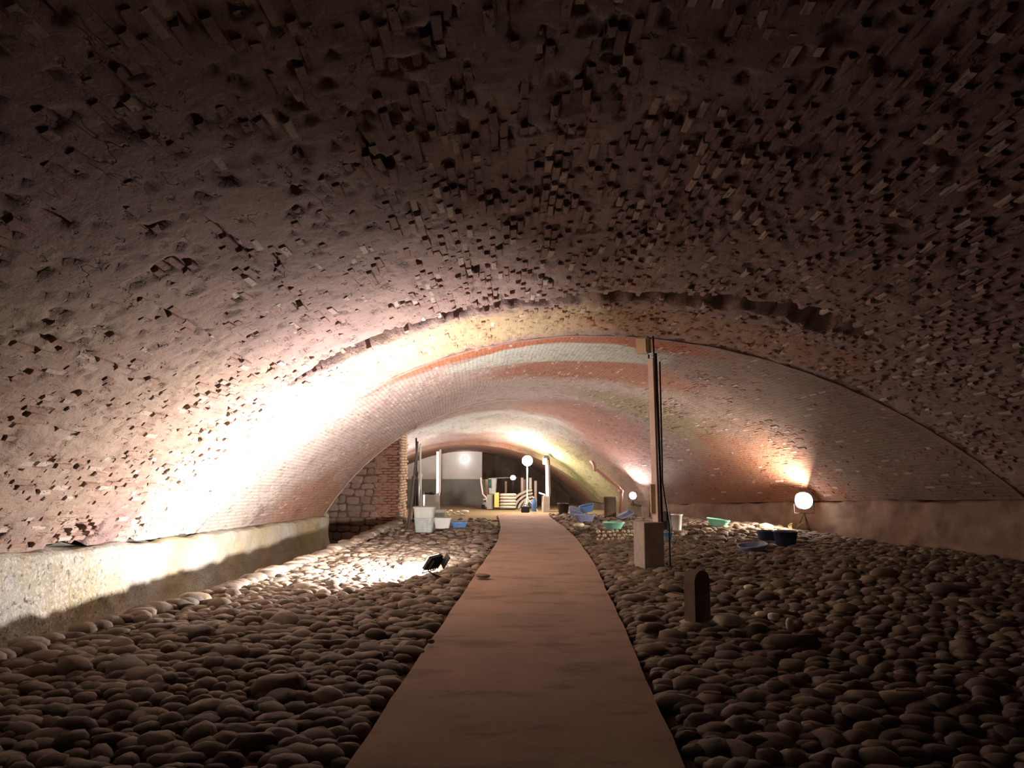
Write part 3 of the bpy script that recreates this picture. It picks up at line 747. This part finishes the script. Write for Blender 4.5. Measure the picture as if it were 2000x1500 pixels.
area_light('post_foot_light', Vector(bC) + Vector((-.12, -.22, 27 * sC + .1)), (0.35, 0.35, 0.9), .1, .05, 14, (1, 1, .95))

# white steel prop and dark poles leaning together at the left
def pole(name, p0, p1, r, mat, label, cat, group=None, joints=True):
    t = thing(name, label, cat, p0, group=group); d = Vector(p1) - Vector(p0)
    bm = BM(); add_tube(bm, [(0, 0, 0), d * .6], r, 10); obj('lower_tube', bm, mat, t)
    bm = BM(); add_tube(bm, [d * .58, d], r * .72, 10); obj('upper_tube', bm, mat, t)
    bm = BM(); add_tube(bm, [d * .57, d * .605], r * 1.5, 10); obj('collar', bm, mat, t)
    return t
pole('leaning_pole', GP(797, 1035), UP(816, 862, 16.4), .030, M['dark_metal'], 'long dark steel pole leaning furthest out from the bundle by the bins', 'pole')
pole('leaning_pole', GP(807, 1020), UP(816, 870, 17.2), .022, M['dark_metal'], 'thin dark pole in the middle of the leaning bundle', 'pole')
pole('leaning_pole', GP(815, 1018), UP(813, 856, 17.5), .030, M['dark_metal'], 'upright dark pole just behind the stacked grey bins', 'pole')
pole('standing_prop', GP(821, 1008), UP(821, 868, 19.0), .035, M['white'], 'white painted prop reaching the vault behind the dark poles', 'prop')
area_light('hidden_left_lamp_light', (-4.0, 22.6, 0.5), (0.35, -0.1, 1.0),   .3, .2, 200, (0.93, 0.98, 1.0))
hl = thing('floor_floodlight', 'floodlight on the ground behind the rubble cross wall', 'floodlight', (-4.0, 22.6, 0.0))
bm = BM(); add_box(bm, (0, 0, .36), (.34, .24, .08), rot=(0, .33, 0), bev=.01); obj('housing', bm, M['black'], hl)
bm = BM(); add_box(bm, (-.1, 0, .16), (.03, .2, .34)); add_box(bm, (.1, 0, .16), (.03, .2, .34)); add_box(bm, (0, 0, .01), (.3, .24, .03)); obj('bracket', bm, M['dark_metal'], hl)

# ------------------------------------------------------------------ floodlights
def floodlight(name, label, base, lampc, direction, w_, h_, glow, legs=True, cat='floodlight', round_=True):
    t = thing(name, label, cat, base); c = Vector(lampc) - Vector(base); q = Vector(direction).to_track_quat('-Y', 'Z').to_euler()
    bm = BM()
    if round_:
        add_rings(bm, [(w_ / 2, h_ / 2, 0), (w_ / 2, h_ / 2, .03), (w_ * .35, h_ * .35, .09)], 24, 2.4); bmesh.ops.rotate(bm, cent=(0, 0, 0), matrix=Matrix.Rotation(-math.pi / 2, 3, 'X'), verts=bm.verts[:])
    else: add_box(bm, (0, .03, 0), (w_, .06, h_), bev=.01)
    for k in range(5): add_box(bm, (-w_ / 2 + w_ * (k + .5) / 5, .075, 0), (.008, .04, h_ * .8))
    o = obj('housing', bm, M['black'], t); o.location = c; o.rotation_euler = q
    bm = BM()
    if round_:
        add_rings(bm, [(w_ * .46, h_ * .46, 0), (w_ * .44, h_ * .44, -.03), (w_ * .25, h_ * .25, -.06)], 24, 2.2); bmesh.ops.rotate(bm, cent=(0, 0, 0), matrix=Matrix.Rotation(-math.pi / 2, 3, 'X'), verts=bm.verts[:])
    else: add_box(bm, (0, -.004, 0), (w_ * .86, .012, h_ * .82))
    g = obj('lit_panel', bm, glow, o)
    bm = BM(); 
    add_tube(bm, [c + q.to_matrix() @ Vector((-w_ / 2 - .01, .03, 0)), c + q.to_matrix() @ Vector((-w_ / 2 - .01, .05, -h_ * .7)), c + q.to_matrix() @ Vector((w_ / 2 + .01, .05, -h_ * .7)), c + q.to_matrix() @ Vector((w_ / 2 + .01, .03, 0))], .008, 6); obj('bracket', bm, M['dark_metal'], t)
    m = c + q.to_matrix() @ Vector((0, .05, -h_ * .7))
    if legs:
        for a in (0, 2.1, 4.2):
            bm = BM(); add_tube(bm, [m, Vector((.22 * math.cos(a + .5) * min(1, m.z * 2), .22 * math.sin(a + .5) * min(1, m.z * 2), 0.01))], .009, 6); obj('leg', bm, M['dark_metal'], t)
    return t
kq = floodlight('floor_floodlight', 'black floodlight on the cobbles left of the walkway shining at the left wall', KEY, KEYL, KEYD, .30, .20, M['glow'], round_=False)
floodlight('floor_floodlight', 'dazzling floodlight on thin legs against the right wall above the black tubs', GP(1572, 1036), RL, (-.35, -1, .05), .38, .38, M['glow'])
floodlight('floor_floodlight', 'bright small floodlight on legs beside the dull orange downpipe', GP(1236, 996), PL, (0, -1, .1), .22, .22, M['glow'])
floodlight('wall_floodlight', 'small bright lamp low before the end wall, left of the globe lamp', UP(1002, 960, 26.0), UP(1002, 933, 26.0), (0, -1, 0), .20, .18, M['glow'])
bm = BM(); add_tube(bm, [UP(960, 934, 26.1), UP(1010, 932.5, 26.1)], .012, 6); o = obj('cable_rail', bm, M['white']); tag(o, 'thin pale rail running level to the small bright lamp', 'rail')
t = thing('ceiling_spotlight', 'tiny cool white lamp high on the pale end wall boarding', 'lamp', UP(908, 896, BY - .02))
bm = BM(); add_rings(bm, [(.07, .07, -.04), (.08, .08, 0), (.05, .05, .05)], 14); o = obj('housing', bm, M['white'], t); o.rotation_euler = (math.pi / 2, 0, 0)
bm = BM(); bmesh.ops.create_uvsphere(bm, u_segments=14, v_segments=8, radius=.06); o = obj('bulb', bm, M['glow_cool'], t, True); o.location = (0, -.09, 0)
point_light('ceiling_spotlight_light', UP(908, 896, BY - .35), .07, 4, (.8, .88, 1))

# globe lamp on a tripod
sb = GP(1031, 1001); t = thing('globe_floor_lamp', 'glowing globe lamp on a white tripod at the end of the walkway', 'lamp', (sb.x, 23.2, 0))
topz = SPH.z
bm = BM(); add_tube(bm, [(0, 0, .12), (0, 0, topz - .16)], .022, 10); obj('pole', bm, M['white'], t)
bm = BM(); bmesh.ops.create_uvsphere(bm, u_segments=24, v_segments=16, radius=.17); o = obj('globe', bm, M['glow_warm'], t, True); o.location = (SPH.x - sb.x, 0, topz)
for a in (0.2, 2.3, 4.4):
    bm = BM(); add_tube(bm, [(0, 0, .42), (.34 * math.cos(a), .34 * math.sin(a), .02)], .014, 8); obj('leg', bm, M['white'], t)
bm = BM(); add_tube(bm, [(0, 0, .40), (0, 0, .48)], .034, 10); obj('collar', bm, M['white'], t)
bpy.data.objects['globe_light'].location = SPH + Vector((0, -.3, 0.0))

# black case and blue can at its foot
t = thing('tool_case', 'small black case lying at the foot of the globe lamp', 'case', GP(1026, 1001))
bm = BM(); add_box(bm, (0, 0, .10), (.26, .18, .20), bev=.02); obj('body', bm, M['black'], t)
bm = BM(); add_tube(bm, [(-.06, 0, .19), (-.05, 0, .24), (.05, 0, .24), (.06, 0, .19)], .01); obj('handle', bm, M['black'], t)
t = thing('water_bottle', 'blue plastic bottle standing behind the globe lamp tripod', 'bottle', GP(1043, 999))
bm = BM(); add_rings(bm, [(.07, .07, 0), (.075, .075, .02), (.075, .075, .30), (.03, .03, .38), (.03, .03, .41)], 18); obj('body', bm, M['blue'], t, True)
bm = BM(); add_rings(bm, [(.035, .035, .41), (.035, .035, .45)], 14); obj('cap', bm, M['white'], t)

# ------------------------------------------------------------------ tubs, bins, buckets
def tub(name, label, cat, px, pyb, wpx, hpx, mat, taper=.8, expo=2.0, asp=.75, rz=0, tilt=(0, 0), group=None, handle=None, z=None, wall=.010):
    b = GP(px, pyb) if z is None else z
    s = b.y / F; a = wpx * s / 2; h = hpx * s
    t = thing(name, label, cat, b + Vector((0, a * asp * .8, 0)), rz, group); t.rotation_euler = (tilt[0], tilt[1], rz)
    obj('body', tub_bm(a, a * asp, h, taper, wall, .014, expo), mat, t, expo < 3)
    if handle:
        bm = BM(); n = 12; rr = a * 1.02
        add_tube(bm, [(rr * math.cos(math.pi * k / n), -rr * .25 * math.sin(math.pi * k / n) , h - .03 + handle * rr * .9 * math.sin(math.pi * k / n)) for k in range(n + 1)], .006, 6)
        obj('handle', bm, M['dark_metal'], t)
    return t, b, h
tub('storage_bin', 'clouded clear plastic bin on the ground, lower one of the left stack', 'bin', 827, 1040, 37, 27, M['clear_grey'], .86, 6, .8)
lb = GP(827, 1040); sl = lb.y / F
def stacked(label, px, base_py, y, wpx, hpx, mat, name='storage_bin', expo=6):
    p = UP(px, base_py, y); return tub(name, label, 'bin', px, base_py, wpx, hpx, mat, .9, expo, .8, z=p)
t, b, h = stacked('grey plastic bin stacked on the clouded clear one', 827, 1012, lb.y, 40, 20, M['grey_plastic'])
bm = BM(); add_rings(bm, [(.24, .20, h), (.245, .205, h + .015)], 28, 6); obj('lid', bm, M['grey_plastic'], t)
tub('storage_bin', 'low grey bin between the bin stack and the white tub', 'bin', 857, 1020, 26, 24, M['grey_plastic'], .92, 6, .7)
tub('white_tub', 'white rectangular plastic tub in front of the low grey bin', 'tub', 863, 1032.5, 33, 20, M['white'], .78, 5, .7)
tub('basin', 'flat blue basin lying right of the white tub', 'basin', 896, 1031, 31, 11, M['blue'], .8, 3, .75)
tub('bucket', 'black bucket standing at the far edge of the right cobbles', 'bucket', 1101, 1003, 23, 19, M['black_tub'], .75, 2, .9, handle=.4)
tub('basin', 'slate blue basin at the bottom front of the blue basin heap', 'basin', 1143, 1019, 40, 13, M['slate_blue'], .72, 3, .7)
tub('basin', 'slate blue basin tipped at the left of the blue basin heap', 'basin', 1124, 1008, 30, 14, M['slate_blue'], .72, 3, .7, tilt=(.3, .25))
tub('basin', 'light blue basin upside down on top of the blue basin heap', 'basin', 1150, 1003, 28, 12, M['blue'], .72, 3, .7, tilt=(.2, -.2), z=GP(1150, 1012) + Vector((0, .2, .16)))
tub('basin', 'mint green basin nearest the walkway with pale stones before it', 'basin', 1200, 1034, 40, 13, M['mint'], .68, 3, .7, rz=.1, wall=.006)
tub('basin', 'mint green basin sitting on the lit cobbles near the right wall', 'basin', 1405, 1029, 42, 14, M['mint'], .7, 3, .7, rz=-.2, tilt=(0, .12), wall=.006)
tub('bucket', 'white bucket right of the tall post on the lit cobbles', 'bucket', 1324, 1036, 21, 30, M['white'], .78, 2, 1.0, handle=-.6)
tub('bucket', 'black tub directly left of the white bucket', 'bucket', 1302, 1034, 24, 32, M['black_tub'], .85, 2, 1.0)
tub('pail', 'small blue pail at the foot of the tall post', 'pail', 1307, 1054, 17, 14, M['blue'], .8, 2, 1.0, handle=-.5)
tub('tub', 'black round tub below the dazzling floodlight', 'tub', 1540, 1065, 44, 26, M['navy'], .82, 2.6, .8)
tub('tub', 'dark navy tub left of the black round tub', 'tub', 1503, 1056, 38, 18, M['navy'], .78, 3, .8)
tub('basin', 'shallow dark blue basin tilted on the cobbles before the black tubs', 'basin', 1476, 1078, 54, 13, M['slate_blue'], .75, 3, .7, tilt=(.12, -.12))
t, b, h = tub('barrel', 'dark brown barrel standing at the foot of the orange downpipe', 'barrel', 1193, 1010, 25, 38, M['rust'], .92, 2.2, 1.0)
# lavender tray leaning on the stones
p = GP(1222, 1012); t = thing('tray', 'lavender grey tray tilted against the stones under the small floodlight', 'tray', p + Vector((0, 0, .06)), .2); t.rotation_euler = (.25, -.38, .2)
obj('body', tub_bm(.22, .16, .06, .9, .008, .012, 5), M['slate_blue'], t)

# downpipe along the vault edge
pts = [UP(1155, 901, 21.6), UP(1160, 906, 21.35), UP(1163, 916, 21.2), UP(1190, 938, 21.0), UP(1208, 953, 20.8), UP(1213, 960, 20.7), UP(1212, 992, 20.7)]
t = thing('downpipe', 'dull orange downpipe bending down the edge of the far vault', 'pipe', (pts[-1].x, pts[-1].y, 0))
rel = [q - Vector(t.location) for q in pts]; rel[-1].z = 0.0
bm = BM(); add_tube(bm, rel, .055, 12); obj('pipe', bm, M['pvc'], t, True)
for q in (rel[2], rel[5]):
    bm = BM(); bmesh.ops.create_uvsphere(bm, u_segments=12, v_segments=8, radius=.072); o = obj('elbow', bm, M['pvc'], t, True); o.location = q

# ------------------------------------------------------------------ bollard and loose things in front
b = GP(1363, 1216); t = thing('bollard', 'short round-topped stone marker standing dark among the right cobbles', 'bollard', b, .6)
def stele_bm(w_, th, h):
    bm = BM(); n = 20; out = [(-w_ / 2, -.06), (w_ / 2, -.06)] + [(w_ / 2 * math.cos(math.pi * k / n), h - w_ / 2 + w_ / 2 * math.sin(math.pi * k / n)) for k in range(n + 1)]
    fr = [bm.verts.new((x, -th / 2, z)) for x, z in out]; bk = [bm.verts.new((x, th / 2, z)) for x, z in out]
    bm.faces.new(fr); bm.faces.new(bk[::-1])
    for i in range(len(out)): bm.faces.new((fr[i], fr[(i + 1) % len(out)], bk[(i + 1) % len(out)], bk[i]))
    bmesh.ops.bevel(bm, geom=[e for e in bm.edges if len(e.link_faces) == 2 and e.calc_face_angle(0) > 1.2], offset=.012, segments=2, affect='EDGES')
    return bm
obj('slab', stele_bm(.21, .13, .485), M['rust'], t)
bm = rock_bm(.17, .17, .03, 5, 2, .15); o = obj('mortar_bed', bm, M['concrete'], t, True); o.location = (0, 0, .0)
def rock(px, py, wpx, hpx, mat, label, seed, name='stone', cat='stone', group=None, rough=.25):
    p = GP(px, py); s = p.y / F; bm = rock_bm(wpx * s / 2, wpx * s / 2.4, hpx * s / 1.7, seed, 2, rough, .85)
    o = obj(name, bm, M[mat], None, True); o.location = p + Vector((0, 0, hpx * s * .25 + .03)); o.rotation_euler = (0, random.uniform(-.1, .1), random.uniform(-.5, .5)); tag(o, label, cat, group)
rock(1422, 1224, 56, 22, 'pale_stone', 'pale greenish flat stone lying right beside the round-topped marker', 1)
rock(1463, 1155, 20, 9, 'pale_stone', 'small yellowish stone behind and right of the round-topped marker', 2)
rock(1512, 1214, 24, 13, 'pale_stone', 'rounded whitish stone among dark cobbles right of the pale flat stone', 3)
rock(1486, 1208, 22, 9, 'pale_stone', 'dull whitish stone touching the left of the rounded whitish one', 4)
rock(1543, 1232, 14, 22, 'pale_stone', 'upright pinkish stone standing right of the two whitish stones', 6)
rock(1130, 1030, 20, 7, 'pale_stone', 'pale stone by the walkway below the blue basins', 7)
rock(1148, 1033, 10, 6, 'pale_stone', 'small pale stone between the walkway and the near mint basin', 8)
rock(908, 1003, 16, 6, 'white', 'brightest white scrap on the earth behind the blue basin', 9, 'scrap', 'scrap')
for i, (x, y) in enumerate([(872, 1004), (880, 1001), (887, 1006), (894, 1003), (901, 1007), (875, 1009)]):
    rock(x, y, 8, 4, 'pale_stone', ('%s of the six small pale fragments behind the white tub' % ['leftmost', 'third from left', 'fourth from left', 'fifth from left', 'rightmost', 'second from left'][i]), 10 + i, 'fragment', 'stone', 'pale fragments on the earth')
rng2 = random.Random(5)
for i in range(22):
    x = 1168 + (i % 8) * 9.8 + rng2.uniform(-2, 2) + (4 if i // 8 == 1 else 0); y = 1043 + (i // 8) * 7 + rng2.uniform(-1, 1)
    rock(x, y, rng2.uniform(5, 8.5), rng2.uniform(4, 6.5), 'pale_stone', 'small pale stone in the strip below the near mint basin', 20 + i, 'pebble', 'stone', 'pale stones below the near mint basin')
rock(942, 1130, 30, 6, 'rust', 'dark flat shard lying across the left edge of the walkway', 60, 'shard', 'stone', rough=.5)
rock(842, 1262, 13, 7, 'rust', 'small dark stone lying loose on the left edge of the walkway', 61)
bm = BM(); a = GP(1375, 1385); b_ = GP(1410, 1396); add_tube(bm, [a + Vector((0, 0, .10)), b_ + Vector((0, 0, .12))], .008, 6); o = obj('stick', bm, M['timber']); tag(o, 'thin pale stick lying on cobbles near the walkway', 'stick')
bm = BM(); a = GP(1752, 1380); b_ = GP(1805, 1392); add_tube(bm, [a + Vector((0, 0, .10)), b_ + Vector((0, 0, .13))], .009, 6); o = obj('stick', bm, M['timber']); tag(o, 'thin stick lying far out on the dark right cobbles', 'stick')
# dark shard leaning by the key floodlight is its barn-door flap
bm = BM(); add_box(bm, (0, 0, 0), (.012, .26, .17), rot=(.15, .5, .3)); o = obj('flap', bm, M['black'], kq); o.location = (.05, .02, .24)
# curled leaf plant below the right floodlight
p = GP(1552, 1036); t = thing('leafy_sprig', 'pale curled leaves sticking up below the dazzling floodlight', 'plant', p)
def leaf(pts, wd):
    bm = BM(); L_, R_ = [], []
    for i, q in enumerate(pts):
        ww = wd * math.sin(math.pi * (i + .3) / len(pts)); L_.append(bm.verts.new(Vector(q) + Vector((-ww, 0, 0)))); R_.append(bm.verts.new(Vector(q) + Vector((ww, .02, 0))))
    for i in range(len(pts) - 1): bm.faces.new((L_[i], R_[i], R_[i + 1], L_[i + 1]))
    bmesh.ops.solidify(bm, geom=bm.faces[:], thickness=.006); return bm
obj('leaf', leaf([(.05, 0, 0), (.06, 0, .08), (.12, -.02, .14), (.22, -.03, .19)], .03), M['leaf'], t)
obj('leaf', leaf([(-.04, 0, 0), (-.09, 0, .05), (-.10, 0, .11), (-.06, -.02, .16)], .05), M['leaf'], t)

# ------------------------------------------------------------------ stored things before the end wall
def flat_stack(px, pyb, wpx, tpx, n, gap, labels, mat, d):
    for k in range(n):
        c = UP(px, pyb - (k + .5) * (tpx + gap), d); s = d / F
        bm = BM(); add_box(bm, (0, 0, 0), (wpx * s, .5, tpx * s), rot=(0, random.uniform(-.02, .02), random.uniform(-.08, .08)), bev=tpx * s * .3, seg=2)
        o = obj('cement_sack', bm, mat, None, True); o.location = c; tag(o, labels[k], 'sack', 'flat pale sacks stacked before the end wall')
flat_stack(992, 993, 32, 5.0, 5, .9, ['flat pale sack at the bottom of the stack by the yellow board', 'second pale sack from the bottom of the stack by the yellow board', 'middle pale sack of the stack by the yellow board', 'second pale sack from the top of the stack by the yellow board', 'flat pale sack on top of the stack by the yellow board'], M['sack'], 24.6)
for k, lab in enumerate(['inner bent pale board of the arched pile', 'second bent pale board of the arched pile', 'third bent pale board of the arched pile', 'outermost bent pale board of the arched pile']):
    r0 = .42 + k * .14; c = UP(1046, 997, 25.25); bm = BM(); n = 14; prof = []
    for side in (0, 1):
        for (rr) in (r0, r0 + .075):
            prof.append([bm.verts.new((-rr * math.cos(a) , -.25 + side * .5, rr * .82 * math.sin(a))) for a in [.18 + 1.25 * i / n for i in range(n + 1)]])
    A_, B_, C_, D_ = prof
    for i in range(n):
        for (p_, q_) in ((A_, B_), (B_, D_), (D_, C_), (C_, A_)): bm.faces.new((p_[i], p_[i + 1], q_[i + 1], q_[i]))
    bm.faces.new((A_[0], B_[0], D_[0], C_[0])); bm.faces.new((A_[n], B_[n], D_[n], C_[n]))
    o = obj('bent_board', bm, M['sack']); o.location = c; tag(o, lab, 'board', 'bent boards piled before the end wall')
def board(px, y0, y1, wpx, d, mat, label, name='upright_board', cat='board', lean=0.0, group=None, th=.04):
    a = UP(px, y1, d); b = UP(px, y0, d); bm = BM(); add_box(bm, (0, 0, (b.z - a.z) / 2), (wpx * d / F, th, b.z - a.z), bev=.004)
    o = obj(name, bm, mat); o.location = a; o.rotation_euler = (0, lean, 0); tag(o, label, cat, group); return o
zf = lambda d: 907 + 1.5 / d * F * 1.0
board(970, 962, 991, 9, 24.3, M['yellow'], 'short yellow board standing left of the pale sacks', 'yellow_board')
board(957, 966, 994, 12, 24.5, M['grey_board'], 'grey box-like board between the yellow board and the tall battens', 'grey_board', th=.2)
board(951, 936, 967, 6, 25.4, M['timber'], 'timber batten beside the sheet of shiny plastic', 'batten')
board(988, 940, 966, 4, 25.8, M['timber'], 'thin timber batten rising behind the pale sacks', 'batten')
board(1020, 933, 985, 5, 25.7, M['board'], 'pale batten rising behind the arched pile', 'batten')
board(1025, 936, 985, 4, 25.9, M['timber'], 'dark batten just right of the pale one behind the arched pile', 'batten')
board(1036, 933, 990, 5, 25.7, M['white'], 'white batten seen just right of the globe lamp pole', 'batten')
board(1046, 939, 990, 5, 25.8, M['board'], 'pinkish batten between the globe lamp and the bright white post', 'batten')
# old chair frame with white uprights
c0 = UP(944, 992, 25.0); t = thing('trolley', 'old trolley with pale upright handle left of the stacked sacks', 'trolley', c0)
s = 25 / F
bm = BM(); add_tube(bm, [(-5 * s, 0, 58 * s), (-4.5 * s, 0, 48 * s), (-1 * s, 0, 26 * s), (5 * s, 0, 20 * s), (8 * s, 0, 8 * s), (8 * s, 0, 2 * s)], .028, 8); obj('frame', bm, M['board'], t)
bm = BM(); add_tube(bm, [(-5 * s, .35, 58 * s), (-1 * s, .35, 26 * s), (8 * s, .35, 18 * s), (8 * s, .35, 2 * s)], .028, 8); obj('frame', bm, M['timber'], t)
bm = BM(); add_box(bm, (6 * s, .17, 16 * s), (14 * s, .4, .05), bev=.01); add_box(bm, (5 * s, .17, 6 * s), (12 * s, .36, .18), bev=.02); obj('platform', bm, M['grey_plastic'], t)
for dx in (0, 10):
    bm = BM(); add_rings(bm, [(.06, .06, -.02), (.07, .07, 0), (.06, .06, .02)], 14); o = obj('wheel', bm, M['black'], t); o.rotation_euler = (math.pi / 2, 0, 0); o.location = (dx * s, 0, .05)
# shiny plastic sheet with a teal patch
p = UP(962, 966, 24.9); t = thing('plastic_sheet', 'shiny crumpled plastic sheet with a teal patch above the yellow board', 'sheet', p)
def sheet(w_, h_, seed, n=10):
    bm = BM(); g = [[bm.verts.new((w_ * (i / n - .5) * (1 - .25 * (1 - j / n)), .05 * float(fbm(np.array([i * .6, j * .6, seed]), 2)) + 0.03 * math.sin(i), h_ * j / n)) for j in range(n + 1)] for i in range(n + 1)]
    for i in range(n):
        for j in range(n): bm.faces.new((g[i][j], g[i + 1][j], g[i + 1][j + 1], g[i][j + 1]))
    bmesh.ops.solidify(bm, geom=bm.faces[:], thickness=.01); return bm
obj('film', sheet(.30, .56, 1.0), M['white'], t, True)
o = obj('teal_patch', sheet(.10, .30, 2.0), M['teal'], t, True); o.location = (-.09, -.06, .22); o['label'] = 'teal patch'
